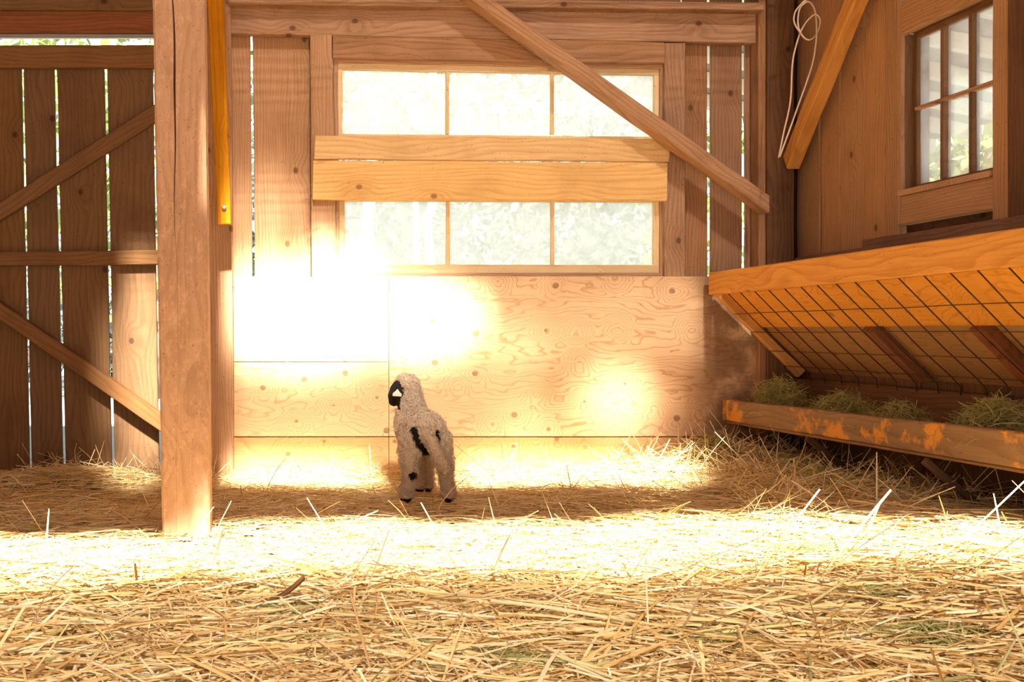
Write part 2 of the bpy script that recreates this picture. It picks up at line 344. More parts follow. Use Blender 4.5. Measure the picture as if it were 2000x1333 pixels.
def open_share(X, Y):
    """Share of the roof that is open at (X, Y): the gaps are made up so that sunbeams land in chosen patches."""
    s = (D - Y) / SUN_D.y; Z = ROOF + SUN_D.z * s
    if Z > 0:                                             # lands on the back wall
        x = X + SUN_D.x * s; px, py = PX + x * F / D, PY - (Z - H) * F / D
        v = 0.006
        if 440 < px < 1500 and py < 720: v = 0.065
        v = max(v, 1.0 * blob(px, py, 590, 590, 185, 125, 0.35), 0.7 * blob(px, py, 800, 620, 140, 85, 0.4), 0.25 * blob(px, py, 525, 430, 80, 120, 0.8), 0.16 * blob(px, py, 970, 670, 150, 75, 0.6),
                0.30 * blob(px, py, 1205, 785, 78, 70, 0.4), 0.16 * blob(px, py, 1030, 840, 75, 60, 0.5), 0.10 * box(px, py, 450, 1080, 690, 880), 0.22 * box(px, py, 430, 1300, 875, 940),
                0.095 * box(px, py, 900, 1500, 540, 690), 0.65 * blob(px, py, 290, 730, 62, 215, 0.3))
        if 352 < px < (468 if 270 < py < 654 else 458): v = 0.004                                        # gaps kept shut to hold the post and hanging plank in shade
        return v
    h = 0.0
    for _ in range(3):
        s = (ROOF - h) / -SUN_D.z; x, y = X + SUN_D.x * s, Y + SUN_D.y * s; h = float(hgt(x, y))
    px, py = PX + x * F / y, PY + (H - h) * F / y
    if y < 1.5: return 0.12
    far = lerp_tab(px, [(-600, 1062), (0, 1058), (600, 1035), (1000, 1025), (2000, 1016), (2600, 1014)])
    near = lerp_tab(px, [(-600, 1135), (0, 1128), (1000, 1106), (2000, 1098), (2600, 1098)])
    far += 7 * math.sin(px / 130) + 4 * math.sin(px / 43); near += 9 * math.sin(px / 170 + 1) + 5 * math.sin(px / 61)
    if 270 < px < 445 and py < 1060: return 0.02
    if far < py < near: return 1.0
    if near <= py < near + 45: return 0.19
    if 700 < px < 905 and py < 960: return 0.10
    if 380 < px < 1330 and 900 < py < 947: return 1.0
    if 215 < px < 330 and py < 950: return 0.4
    return lerp_tab(py, [(1130, 0.115), (1330, 0.105)]) if py > near else 0.025
def build_sun_mask_roof():  # unseen slats, gap widths made up cell by cell to shape the sunlight
    V, Fc = [], []; pitch, cell = 0.055, 0.12
    y = -2.58
    while y < D + 0.1:
        runs, x = [], -2.7
        while x < RX + 0.12:
            o = open_share(x + cell / 2, y + pitch / 2); q = round(o * 200) / 200 if o < 0.3 else round(o * 20) / 20
            if runs and runs[-1][2] == q: runs[-1][1] = x + cell
            else: runs.append([x, x + cell, q])
            x += cell
        for x0, x1, q in runs:
            if q >= 0.99: continue
            w = pitch * (1 - q); a, b = y + (pitch - w) / 2, y + (pitch + w) / 2; k = len(V)
            V += [(x0, a, ROOF), (x1, a, ROOF), (x1, b, ROOF), (x0, b, ROOF), (x0, a, ROOF + 0.002), (x1, a, ROOF + 0.002), (x1, b, ROOF + 0.002), (x0, b, ROOF + 0.002)]
            Fc += [(k, k + 3, k + 2, k + 1), (k + 4, k + 5, k + 6, k + 7), (k, k + 1, k + 5, k + 4), (k + 1, k + 2, k + 6, k + 5), (k + 2, k + 3, k + 7, k + 6), (k + 3, k, k + 4, k + 7)]
        y += pitch
    return tag(link('sun_mask_ceiling', mesh('sun_mask_ceiling', V, Fc), 'old'), kind='structure')
build_sun_mask_roof()

# ------------------------------------------------------------------ back wall
wall = empty('wall_back', (0.6, D, 0), kind='structure')
YS = D + 0.06                                             # face of the vertical siding
wb('plank', (447, 488, 452, 493), (-120, 560), YS, 0.03, 'siding', wall)
wb('plank', (492, 604, 498, 607), (-120, 560), YS, 0.03, 'siding', wall, seg=8)
wb('plank', (340, 441, 352, 447), (-120, 940), YS, 0.03, 'siding', wall)
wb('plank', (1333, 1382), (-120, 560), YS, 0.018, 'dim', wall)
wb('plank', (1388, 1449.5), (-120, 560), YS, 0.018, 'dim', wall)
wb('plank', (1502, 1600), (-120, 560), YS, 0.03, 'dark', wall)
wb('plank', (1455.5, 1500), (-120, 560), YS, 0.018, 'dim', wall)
for x0, x1 in ((606, 700), (702, 800), (802, 900), (902, 1000), (1002, 1100), (1102, 1200), (1202, 1330)):
    wb('plank', (x0, x1), (-120, 112), YS, 0.03, 'siding', wall)
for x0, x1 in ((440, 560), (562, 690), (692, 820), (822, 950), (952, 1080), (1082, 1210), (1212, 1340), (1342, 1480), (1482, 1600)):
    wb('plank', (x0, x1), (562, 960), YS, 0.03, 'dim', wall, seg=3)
# girt, ledger and upper beam
wb('girt', (446, 1486), (6, 66, 22, 85), D, 0.045, 'old', wall, 'h', seg=10)
quadboard('ledger', W(446, 8, D - 0.06), W(446, -8, D - 0.06), W(1492, 20, D - 0.06), W(1492, 5, D - 0.06), (0, -1, 0), 0.10, 'old', wall, seg=8)
wb('upper_girt', (440, 1490), (-120, -40, -100, -22), D - 0.02, 0.045, 'old', wall, 'h', seg=8)
# casing of the big window
wb('casing_board', (606, 648, 609, 658), (68, 541), D, 0.035, 'siding', wall, seg=8)
wb('casing_board', (1299, 1339), (84, 541), D, 0.035, 'old', wall, seg=8)
wb('casing_board', (650, 1298), (69, 113, 82, 124), D, 0.035, 'old', wall, 'h', seg=8)
wb('casing_board', (650, 660, 656, 664), (112, 541), D + 0.03, 0.05, 'siding', wall, seg=4)
wb('casing_board', (1289, 1300), (124, 541), D + 0.03, 0.05, 'siding', wall, seg=4)
wb('casing_board', (652, 1298), (112, 122, 123, 134), D + 0.03, 0.05, 'siding', wall, 'h', seg=4)
wb('casing_board', (650, 1300), (533, 545), D + 0.03, 0.05, 'siding', wall, 'h', seg=4)
# plywood sheets
wb('plywood_sheet', (457, 759), (541, 707), D, 0.018, 'plyl', wall, 'h', seg=2, ch=0.0015, jit=0.0006)
wb('plywood_sheet', (457, 759), (708, 853), D, 0.018, 'plyl', wall, 'h', seg=2, ch=0.0015, jit=0.0006)
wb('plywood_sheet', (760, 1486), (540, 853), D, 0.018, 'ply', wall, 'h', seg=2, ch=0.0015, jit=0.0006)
wb('plywood_sheet', (457, 759), (855, 950), D - 0.003, 0.018, 'plyf', wall, 'h', seg=2, ch=0.002, jit=0.0006)
wb('plywood_sheet', (760, 1486), (855, 950), D - 0.003, 0.018, 'plyf', wall, 'h', seg=2, ch=0.002, jit=0.0006)
# wall posts and header over the door
wb('wall_post', (397, 450, 404, 457), (-120, 950), D - 0.02, 0.09, 'siding', wall, seg=8)
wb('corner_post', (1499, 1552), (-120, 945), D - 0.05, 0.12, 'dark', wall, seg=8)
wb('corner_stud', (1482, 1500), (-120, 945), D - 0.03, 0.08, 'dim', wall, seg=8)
wb('door_header', (-220, 400), (20, 62), D - 0.06, 0.06, 'red', wall, 'h', seg=6)
wb('door_header', (-220, 400), (-80, 19), D - 0.09, 0.08, 'doorr', wall, 'h', seg=6)
wb('door_track', (-220, 400), (64, 73), D - 0.02, 0.03, 'metal', wall, 'h', seg=2)
wb('plank', (-700, -215), (-120, 960), YS, 0.03, 'door', wall)

# two boards nailed over the middle of the window
quad = lambda nm, c, Y, t, m, p, **k: quadboard(nm, W(*c[0], Y), W(*c[3], Y), W(*c[1], Y), W(*c[2], Y), (0, -1, 0), t, m, p, **k)
b1 = quad('cover_board', [(616, 264), (1312, 272), (1306, 316), (614, 311)], D - 0.028, 0.028, 'yellow', None, seg=10, jit=0.002)
tag(b1, 'narrow yellow pine board nailed across the window, upper of the two', 'board')
b2 = quad('cover_board', [(612, 313), (1304, 318), (1303, 392), (611, 390)], D - 0.032, 0.032, 'yellow', None, seg=10, jit=0.002)
tag(b2, 'wide yellow pine board nailed across the window, lower of the two', 'board')

# big window: two sashes of three panes
win = empty('window_1', W(970, 533, D + 0.04), kind='structure')
def sash(par, x0, x1, yt0, yt1, yb0, yb1, mull, Yf, mat, glass, rail_t, rail_b, stile):
    s_ = 0.02
    st = lambda a, b: wb('stile', a, b, Yf, 0.035, mat, par, seg=3, ch=0.003)
    wb('rail', (x0, x1), (yt0, yt0 + rail_t, yt1, yt1 + rail_t), Yf, 0.035, mat, par, 'h', seg=4, ch=0.003)
    wb('rail', (x0, x1), (yb0 - rail_b, yb0, yb1 - rail_b, yb1), Yf, 0.035, mat, par, 'h', seg=4, ch=0.003)
    st((x0, x0 + stile), (yt0 + rail_t, yb0 - rail_b)); st((x1 - stile, x1), (yt1 + rail_t, yb1 - rail_b))
    edges = [x0 + stile] + list(mull) + [x1 - stile]
    for m in mull: wb('muntin', (m - 3.5, m + 3.5), (yt0 + rail_t, yb0 - rail_b), Yf + 0.004, 0.028, mat, par, seg=2, ch=0.003)
    for a, b in zip(edges[:-1], edges[1:]):
        sl = (yt1 - yt0) / (x1 - x0)
        quadboard('pane', W(a, yt0 + rail_t - 2, Yf + 0.018), W(a, yb0 - rail_b + 2, Yf + 0.018), W(b, yt1 + rail_t - 2, Yf + 0.018), W(b, yb1 - rail_b + 2, Yf + 0.018), (0, -1, 0), 0.003, glass, par, seg=1, ch=0.0003, jit=0)
sash(win, 657, 1290, 122, 133, 268, 273, (874, 1079), D + 0.045, 'cream', 'glass', 14, 6, 12)
sash(win, 660, 1290, 384, 386, 534, 535, (875, 1079.5), D + 0.045, 'cream', 'glass', 9, 17, 13)

# diagonal brace across the window corner
br = quadboard('diagonal_brace', W(916, -35, D - 0.145), W(862, -42, D - 0.145), W(1503, 382, D - 0.145), W(1503, 415, D - 0.145), (0, -1, 0), 0.095, 'old', None, seg=12, jit=0.002)
tag(br, 'long brown timber brace slanting across the upper corner of the window', 'brace')

# ------------------------------------------------------------------ sliding barn door on the left
YD = D + 0.0
door = empty('door_1', W(120, 930, YD), kind='structure')
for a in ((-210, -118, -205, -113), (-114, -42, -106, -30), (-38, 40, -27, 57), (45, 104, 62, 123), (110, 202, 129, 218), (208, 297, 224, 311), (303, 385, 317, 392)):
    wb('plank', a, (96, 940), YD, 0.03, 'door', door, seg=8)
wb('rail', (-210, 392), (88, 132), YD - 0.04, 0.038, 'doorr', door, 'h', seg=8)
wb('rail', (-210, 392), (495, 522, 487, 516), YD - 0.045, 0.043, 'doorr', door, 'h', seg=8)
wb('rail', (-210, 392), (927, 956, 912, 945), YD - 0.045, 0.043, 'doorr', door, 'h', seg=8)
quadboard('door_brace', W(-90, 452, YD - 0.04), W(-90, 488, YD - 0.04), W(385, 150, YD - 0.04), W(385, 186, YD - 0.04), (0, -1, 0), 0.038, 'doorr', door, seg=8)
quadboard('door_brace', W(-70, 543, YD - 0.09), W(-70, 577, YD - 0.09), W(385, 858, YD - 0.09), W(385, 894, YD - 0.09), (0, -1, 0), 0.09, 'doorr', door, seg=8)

# ------------------------------------------------------------------ free-standing post with a long drying crack
def build_post():
    Yp = 3.25; top, bot = -140, 1058; N = 60
    tagpost = 'rough brown square timber post standing in the straw before the door'
    base = W(364, bot, Yp); V, Fc = [], []
    def groove(py, c):
        if c == 0: return max(0.0, 1 - abs((py - 150) / 330)) if py < 480 else 0.0
        return max(0.0, 1 - abs((py - 330) / 150)) * 0.5
    for i in range(N + 1):
        py = bot + (top - bot) * i / N; f_ = (py - 0) / 1050
        l, r_ = 298 + 19 * f_ + random.uniform(-.6, .6), 399 + 11.5 * f_ + random.uniform(-.6, .6)
        wob = 4 * math.sin(py / 90) + 2 * math.sin(py / 37)
        cx = 337 + 7 * min(py / 450, 1.3) + wob * 0.5; w = 0.6 + 4.2 * groove(py, 0); dp = 0.001 + 0.035 * groove(py, 0)
        L, Rr = W(l, py, Yp), W(r_, py, Yp); n = Vector((0, 1, 0)); c = 0.007
        g0, g1 = W(cx - w / 2, py, Yp), W(cx + w / 2, py, Yp); gm = W(cx, py, Yp) + n * dp
        T = 0.15
        ring = [L + Vector((c, 0, 0)), g0, gm, g1, Rr - Vector((c, 0, 0)), Rr + n * c, Rr + n * (T - c), Rr - Vector((c, 0, 0)) + n * T, L + Vector((c, 0, 0)) + n * T, L + n * (T - c), L + n * c]
        V += [p - base for p in ring]
    K = 11
    for i in range(N):
        for k in range(K):
            a, b = i * K + k, i * K + (k + 1) % K; Fc.append((a, b, b + K, a + K))
    Fc += [tuple(range(K))[::-1], tuple(N * K + k for k in range(K))]
    me = mesh('support_post', V, Fc)
    # local X along the post so that the grain runs up it
    rot = Matrix(((0, 0, -1, 0), (0, 1, 0, 0), (1, 0, 0, 0), (0, 0, 0, 1)))
    me.transform(rot.inverted())
    me.materials.append(M['post'])
    o = link('support_post', me, None, Matrix.Translation(base) @ rot)
    return tag(o, tagpost, 'post')
post = build_post()

# orange plank hanging beside the post, with a bolt near its end
hp = empty('hanging_plank', W(437, 437, 4.52), 'bright orange plank hanging down beside the post, bolt near its lower end', 'plank')
quadboard('plank_body', W(425, 437, 4.52), W(451, 437, 4.52), W(399, -120, 4.45), W(433, -120, 4.45), (0, -1, 0), 0.09, 'plank', hp, seg=8)
tubeobj('bolt', [W(437.5, 406, 4.522), W(437.5, 406, 4.508)], 0.011, 'bolt', hp, 10)

# ------------------------------------------------------------------ right wall
rw = empty('wall_right', (RX, 3.5, 0), kind='structure')
def yat(px, X=RX): return F * X / (px - PX)
joints = [1556, 1602, 1640, 1689, 1731]
for a, b in zip(joints[:-1], joints[1:]):
    rb('plank', yat(b) + 0.004, yat(a) - 0.004, 0.985, 2.62, RX, 0.03, 'rsid', rw, seg=8, jit=0.003)
Y0, Y1, Z0, Z1 = 3.467, 3.965, 1.20, 1.806               # opening of the small window
rb('casing_board', yat(1757), yat(1731) - 0.004, 0.985, 2.62, RX - 0.006, 0.036, 'rsid', rw, seg=8)
rb('casing_board', Y1 - 0.0, yat(1757), 1.07, 2.0, RX - 0.012, 0.03, 'rsid', rw, seg=8)
rb('casing_board', Y0 - 0.01, Y1, Z1, 1.93, RX - 0.012, 0.036, 'rsid', rw, 'h', seg=4)
rb('casing_board', Y0 - 0.01, Y1, 1.066, Z0 - 0.02, RX - 0.012, 0.036, 'rsid', rw, 'h', seg=4)
rb('casing_board', yat(1988), Y0 - 0.01, 0.985, 2.62, RX - 0.02, 0.05, 'rsid', rw, seg=8)
for k in range(4): rb('plank', Y0 - 0.02 + k * 0.13, Y0 + 0.105 + k * 0.13, 1.95, 2.62, RX, 0.03, 'rsid', rw, seg=3)
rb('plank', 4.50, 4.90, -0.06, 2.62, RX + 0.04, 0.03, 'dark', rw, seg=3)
wb('stud', (596, 614), (40, 560), D + 0.10, 0.05, 'dark', wall, seg=3)
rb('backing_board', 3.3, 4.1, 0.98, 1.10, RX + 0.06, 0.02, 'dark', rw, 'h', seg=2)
# sill rail and ledge
rb('sill_rail', 1.6, 4.14, 0.94, 1.025, RX - 0.06, 0.06, 'grey', rw, 'h', seg=8)
rb('ledge', 4.14, 4.70, 0.93, 0.995, RX - 0.045, 0.05, 'grey', rw, 'h', seg=4)
rb('stud', 3.26, 3.36, 0.99, 2.62, RX - 0.04, 0.07, 'dark', rw, seg=4)
for k in range(10): rb('plank', 1.60 + k * 0.185, 1.60 + k * 0.185 + 0.180, 0.985, 2.62, RX, 0.03, 'dim', rw, seg=3) if 1.60 + k * 0.185 + 0.18 < yat(1988) else None
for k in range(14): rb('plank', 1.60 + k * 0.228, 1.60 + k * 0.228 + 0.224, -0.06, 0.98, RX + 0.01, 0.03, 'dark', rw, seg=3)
# far walls outside the frame
def slab(name, x0, x1, y0, y1, z0, z1, mat):
    V = [(x, y, z) for z in (z0, z1) for y in (y0, y1) for x in (x0, x1)]
    return link(name, mesh(name, V, [(0, 2, 3, 1), (4, 5, 7, 6), (0, 1, 5, 4), (2, 6, 7, 3), (0, 4, 6, 2), (1, 3, 7, 5)]), mat)
tag(slab('wall_left', -2.72, -2.68, -2.55, D + 0.1, -0.06, ROOF, 'old'), kind='structure')
tag(slab('trim_1', RX + 0.01, RX + 0.04, -2.55, 1.6, -0.06, ROOF, 'old'), kind='structure')
# small six-pane window
w2 = empty('window_2', (RX, 3.7, Z0), kind='structure')
quadboard('jamb', (RX + 0.0, Y1, Z0), (RX + 0.10, Y1, Z0), (RX, Y1, Z1), (RX + 0.10, Y1, Z1), (0, -1, 0), 0.02, 'brown', w2, seg=2)
quadboard('jamb', (RX + 0.10, Y0, Z0), (RX, Y0, Z0), (RX + 0.10, Y0, Z1), (RX, Y0, Z1), (0, 1, 0), 0.02, 'brown', w2, seg=2)
quadboard('jamb', (RX, Y0, Z1), (RX, Y1, Z1), (RX + 0.10, Y0, Z1), (RX + 0.10, Y1, Z1), (0, 0, -1), 0.02, 'brown', w2, seg=2)
quadboard('sill', (RX - 0.02, Y0, Z0), (RX - 0.02, Y1 + 0.01, Z0), (RX + 0.10, Y0, Z0), (RX + 0.10, Y1 + 0.01, Z0), (0, 0, 1), 0.022, 'siding', w2, seg=2)
SX = RX + 0.035
for a, b, c, d in ((Y1 - 0.022, Y1, Z0, Z1), (Y0, Y0 + 0.022, Z0, Z1)): rb('stile', a, b, c, d, SX, 0.03, 'brown', w2, seg=2, ch=0.002)
for c, d in ((Z0, Z0 + 0.02), (Z1 - 0.022, Z1)): rb('rail', Y0 + 0.022, Y1 - 0.022, c, d, SX, 0.03, 'brown', w2, 'h', seg=2, ch=0.002)
ya, yb_, zm = Y0 + 0.022, Y1 - 0.022, 1.512
cols = [ya + (yb_ - ya) * k / 3 for k in range(4)]
for k in (1, 2): rb('muntin', cols[k] - 0.009, cols[k] + 0.009, Z0 + 0.02, Z1 - 0.022, SX - 0.004, 0.03, 'brown', w2, seg=2, ch=0.002)
rb('muntin', ya, yb_, zm - 0.007, zm + 0.007, SX - 0.008, 0.03, 'old', w2, 'h', seg=3, ch=0.002)
for k in range(3):
    for c, d in ((Z0 + 0.015, zm), (zm, Z1 - 0.018)): rb('pane', cols[k], cols[k + 1], c, d, SX + 0.014, 0.003, 'glass2', w2, seg=1, ch=0.0003, jit=0)

# knee brace running up the right wall
KX = RX - 0.10
ka, kc = Vector((KX, 4.70, 1.46)), Vector((KX, 4.665, 1.395)); kd_ = Vector((0, -0.503, 0.565)) * 1.75
kb = quadboard('knee_brace', ka, kc, ka + kd_, kc + kd_ + Vector((0, -0.01, 0)), (-1, 0, 0), 0.06, 'orange', None, seg=10, jit=0.003)
tag(kb, 'orange knee brace sloping up the right-hand wall from the dark corner post', 'brace')

# pale cable looped on a nail in the corner
cp = [(1521, 308), (1530, 262), (1543.5, 199.5), (1547, 135), (1551, 105), (1560, 72), (1570.5, 49.5), (1582.5, 34.5), (1593, 28), (1600.5, 34.5), (1602, 45), (1597, 63), (1587, 75), (1578, 78), (1567.5, 70.5), (1560, 55.5), (1558.5, 34.5), (1563, 15), (1573.5, 5), (1580, 4), (1587, 10), (1593, 27), (1595, 60), (1593, 90), (1587, 124.5), (1575, 162), (1561.5, 199.5), (1540, 260), (1523, 306)]
cb = empty('cable_loop', W(1521, 308, 4.47), 'thin pale cable looped and hanging in the corner by the knee brace', 'cable')
tubeobj('cable_strand', smooth_path([W(x, y, 4.44 + 0.012 * math.sin(i * 1.3)) for i, (x, y) in enumerate(cp)]), 0.0036, 'cable', cb, 6)
tubeobj('cable_strand', smooth_path([W(x, y, 4.43) for x, y in ((1565, 66), (1556, 54), (1551, 42), (1551, 32), (1555, 20), (1567, 6), (1578, -3), (1592, -16), (1600, -40))]), 0.0036, 'cable', cb, 6)

# ------------------------------------------------------------------ hay rack on the right wall
hr = empty('hay_rack', (2.42, 3.2, 0.43), 'slanted wooden hay rack with wire grid fixed along the right wall', 'hay rack')
FX, YE, YN = 2.032, 4.70, 1.75
quadboard('top_board', (FX, YE, 0.822), (FX, YE, 0.925), (FX, YN, 0.834), (FX, YN, 0.936), (-1, 0, 0), 0.04, 'orange', hr, seg=10)
slope = Vector((2.42 - 2.05, 0, 0.455 - 0.825)); ns = Vector((-0.70, 0, -0.71))
def rk(f, Y, off=0.0): return Vector((2.055, Y, 0.825)) + slope * f - ns.normalized() * off
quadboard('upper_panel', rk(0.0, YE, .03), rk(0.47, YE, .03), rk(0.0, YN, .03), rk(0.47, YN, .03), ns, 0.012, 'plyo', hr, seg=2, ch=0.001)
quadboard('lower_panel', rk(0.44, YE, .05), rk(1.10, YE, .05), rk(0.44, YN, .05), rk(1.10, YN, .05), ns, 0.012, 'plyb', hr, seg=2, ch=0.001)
beam('end_board', rk(-0.0, YE - 0.012, .02), rk(1.02, YE - 0.012, .02), 0.03, 0.045, ns, 'orange', hr)
for px in (1700, 1912):
    Yb = F * 2.25 / (px - PX); beam('bracket', rk(0.47, Yb, .03), rk(0.99, Yb, .03), 0.06, 0.04, ns, 'red', hr, seg=3)
for Yb in (2.75, 2.25): beam('bracket', rk(0.47, Yb, .03), rk(0.99, Yb, .03), 0.06, 0.04, ns, 'red', hr, seg=3)
rb('bottom_rail', YN, YE, 0.35, 0.44, 2.425, 0.045, 'dark', hr, 'h', seg=6)
wx = [1417, 1441, 1468.6, 1496, 1527, 1559.6, 1592, 1628, 1665, 1707.5, 1750, 1800, 1852, 1906, 1967]
ys = [F * 2.045 / (x - PX) for x in wx]; dstep = (ys[-3] - ys[-1]) / 2
while ys[-1] > YN + 0.2: ys.append(ys[-1] - dstep)
for i, y in enumerate(ys):
    j = random.uniform(-0.006, 0.006)
    tubeobj('wire', [rk(-0.02, y, 0), rk(0.3, y + j, -0.003), rk(0.62, y - j, 0), rk(0.9, y, 0.004), (2.418, y - 0.004, 0.462), (2.421, y - 0.004, 0.43)], 0.0024, 'wire', hr, 5)
for f in (0.24, 0.46, 0.69, 0.88):
    tubeobj('wire', [rk(f + random.uniform(-.006, .006), YE - k * (YE - YN) / 12, -0.003) for k in range(13)], 0.0018, 'wire', hr, 5)

# ------------------------------------------------------------------ feed trough under the rack
tr = empty('feed_trough', (2.25, 3.2, 0.25), 'long wooden feed trough with worn flaking front board under the rack', 'trough')
TX = 2.088
quadboard('front_board', (TX, 4.65, 0.250), (TX, 4.65, 0.345), (TX, 1.75, 0.285), (TX, 1.75, 0.388), (-1, 0, 0), 0.035, 'trough', tr, seg=12, jit=0.002)
quadboard('bottom_board', (TX + 0.036, 4.65, 0.275), (2.44, 4.65, 0.275), (TX + 0.036, 1.75, 0.308), (2.44, 1.75, 0.308), (0, 0, 1), 0.03, 'dark', tr, seg=4)
quadboard('bottom_batten', (TX + 0.004, 4.65, 0.238), (TX + 0.004, 4.65, 0.249), (TX + 0.004, 1.75, 0.272), (TX + 0.004, 1.75, 0.284), (-1, 0, 0), 0.06, 'doorr', tr, seg=6)
quadboard('end_board', (TX + 0.0, 4.655, 0.25), (TX + 0.0, 4.655, 0.345), (2.44, 4.655, 0.25), (2.44, 4.655, 0.345), (0, -1, 0), 0.03, 'trough', tr, seg=2)
quadboard('back_board', (2.405, 4.65, 0.27), (2.405, 4.65, 0.352), (2.405, 1.75, 0.30), (2.405, 1.75, 0.385), (-1, 0, 0), 0.02, 'dark', tr, seg=4)
for px in (1440, 1572, 1800):
    Yb = F * 2.1 / (px - PX); beam('strut', (2.11, Yb, 0.24), (2.42, Yb, -0.02), 0.022, 0.025, (-1, 0, -1), 'dark', tr, seg=2)

# ------------------------------------------------------------------ straw bedding
def blades(name, c, yaw, pitch, L, w, bend, kink, mat, parent=None, ridge=0.35, mw=None):
    """Many bent, folded strips (one straw each) as one mesh."""
    n = len(L); S = np.array([-0.5, -0.18, 0.16, 0.5]); d = np.stack([np.cos(yaw) * np.cos(pitch), np.sin(yaw) * np.cos(pitch), np.sin(pitch)], 1)
    perp = np.stack([-np.sin(yaw), np.cos(yaw), np.zeros(n)], 1); up = np.cross(d, perp); up *= np.sign(up[:, 2:3] + 1e-9)
    roll = rng.normal(0, 0.6, n); side = perp * np.cos(roll)[:, None] + up * np.sin(roll)[:, None]; nor = -perp * np.sin(roll)[:, None] + up * np.cos(roll)[:, None]
    V = np.zeros((n, 4, 3, 3))
    for i, s in enumerate(S):
        p = c + d * (L * s)[:, None] + up * (bend * L * (0.25 - s * s))[:, None] + perp * (kink * L * max(s, 0.0) * 1.0)[:, None]
        tap = 1.0 if abs(s) < 0.4 else 0.75
        V[:, i, 0] = p - side * (w * tap / 2)[:, None]; V[:, i, 1] = p + nor * (w * ridge)[:, None]; V[:, i, 2] = p + side * (w * tap / 2)[:, None]
    q = []
    for i in range(3):
        for k in range(2): q.append([i * 3 + k, i * 3 + k + 1, (i + 1) * 3 + k + 1, (i + 1) * 3 + k])
    Fq = (np.array(q)[None] + (np.arange(n) * 12)[:, None, None]).reshape(-1)
    me = bpy.data.meshes.new(name); V = V.reshape(-1)
    me.vertices.add(n * 12); me.vertices.foreach_set('co', V)
    nf = n * 6; me.loops.add(nf * 4); me.polygons.add(nf)
    me.loops.foreach_set('vertex_index', Fq.astype(np.int32)); me.polygons.foreach_set('loop_start', np.arange(nf, dtype=np.int32) * 4)
    me.update(calc_edges=True); me.validate()
    return link(name, me, mat, mw, parent)

def straw_field():
    C, YA, PI_, LL, WW, BB, KK = [], [], [], [], [], [], []
    def add(n, x0, x1, y0, y1, zlo, zhi, lmin, lmax, wmin, wmax, tilt, steep):
        x = rng.uniform(x0, x1, n); y = rng.uniform(y0, y1, n)
        L = rng.uniform(lmin, lmax, n) * rng.choice([0.5, 0.8, 1.0, 1.25], n)
        yaw = rng.normal(0.12, 0.8, n) + rng.choice([0, math.pi], n); r = rng.random(n) < 0.3; yaw[r] = rng.uniform(0, 2 * math.pi, r.sum())
        p = rng.normal(0, tilt, n); st = rng.random(n) < steep; p[st] = rng.uniform(0.25, 1.1, st.sum())
        z = hgt(x, y) + rng.uniform(zlo, zhi, n) + np.abs(np.sin(p)) * L * 0.40
        y = np.minimum(y, D - 0.02 - np.abs(np.sin(yaw) * np.cos(p)) * L * 0.55)
        keep = x + np.abs(np.cos(yaw)) * L * 0.5 < RX
        k = (rng.random(n) < 0.10) * rng.normal(0, 0.5, n)
        for A, v in ((C, np.stack([x, y, z], 1)), (YA, yaw), (PI_, p), (LL, L), (WW, rng.uniform(wmin, wmax, n)), (BB, rng.normal(0.03, 0.07, n)), (KK, k)): A.append(v[keep])
    add(21000, -0.95, 1.85, 1.62, 2.75, -0.035, 0.010, 0.06, 0.20, 0.0028, 0.0065, 0.06, 0.004)
    add(5000, -0.95, 1.85, 1.62, 2.75, 0.004, 0.018, 0.08, 0.30, 0.0035, 0.0080, 0.07, 0.012)
    add(19000, -1.5, 2.35, 2.7, 3.6, -0.035, 0.010, 0.06, 0.20, 0.0025, 0.0055, 0.06, 0.005)
    add(20000, -1.7, RX - .03, 3.5, 4.74, -0.035, 0.010, 0.06, 0.18, 0.002, 0.0048, 0.07, 0.008)
    add(260, -1.5, 2.35, 1.8, 4.7, 0.008, 0.02, 0.08, 0.22, 0.003, 0.006, 0.12, 0.35)
    add(700, -1.1, 1.7, 4.5, 4.74, 0.0, 0.02, 0.06, 0.16, 0.002, 0.004, 0.2, 0.30)
    add(1500, 1.6, RX - .04, 3.2, 4.72, 0.0, 0.03, 0.06, 0.18, 0.002, 0.004, 0.25, 0.35)
    add(3000, -1.75, -0.9, 1.7, 4.0, -0.03, 0.015, 0.08, 0.25, 0.003, 0.006, 0.07, 0.01)
    add(5000, 1.8, RX - .03, 1.62, 2.8, -0.035, 0.012, 0.06, 0.20, 0.0028, 0.006, 0.07, 0.01)
    add(6000, -1.9, 2.3, 0.9, 1.66, -0.035, 0.012, 0.08, 0.24, 0.003, 0.007, 0.07, 0.01)
    cc = [np.concatenate(v) for v in (C, YA, PI_, LL, WW, BB, KK)]
    return blades('straw_bedding', *cc, 'straw')
sf = tag(straw_field(), 'golden loose straw bedding spread over the whole barn floor', 'straw', kind='stuff')

def clump(name, x, y, z0, rx, ry, hz, n, lmin, lmax, label, cat='hay', mat='hay', group=None, w=(0.0012, 0.0028), updown=0.5):
    c = np.stack([rng.normal(0, rx * 0.45, n), rng.normal(0, ry * 0.45, n), np.zeros(n)], 1)
    rr = np.clip(1 - (c[:, 0] / rx) ** 2 - (c[:, 1] / ry) ** 2, 0, 1); c[:, 2] = rng.random(n) * hz * rr
    L = rng.uniform(lmin, lmax, n)
    o = blades(name, c, rng.uniform(0, 6.283, n), rng.normal(0.1, updown, n), L, rng.uniform(*w, n), rng.normal(0.2, 0.25, n), rng.normal(0, 0.3, n), mat, mw=Matrix.Translation((x, y, z0)))
    return tag(o, label, cat, group, kind='stuff')
clump('hay_tuft', 2.24, 4.46, 0.30, 0.13, 0.20, 0.15, 1900, 0.03, 0.11, 'big tuft of green hay heaped at the far end of the trough')
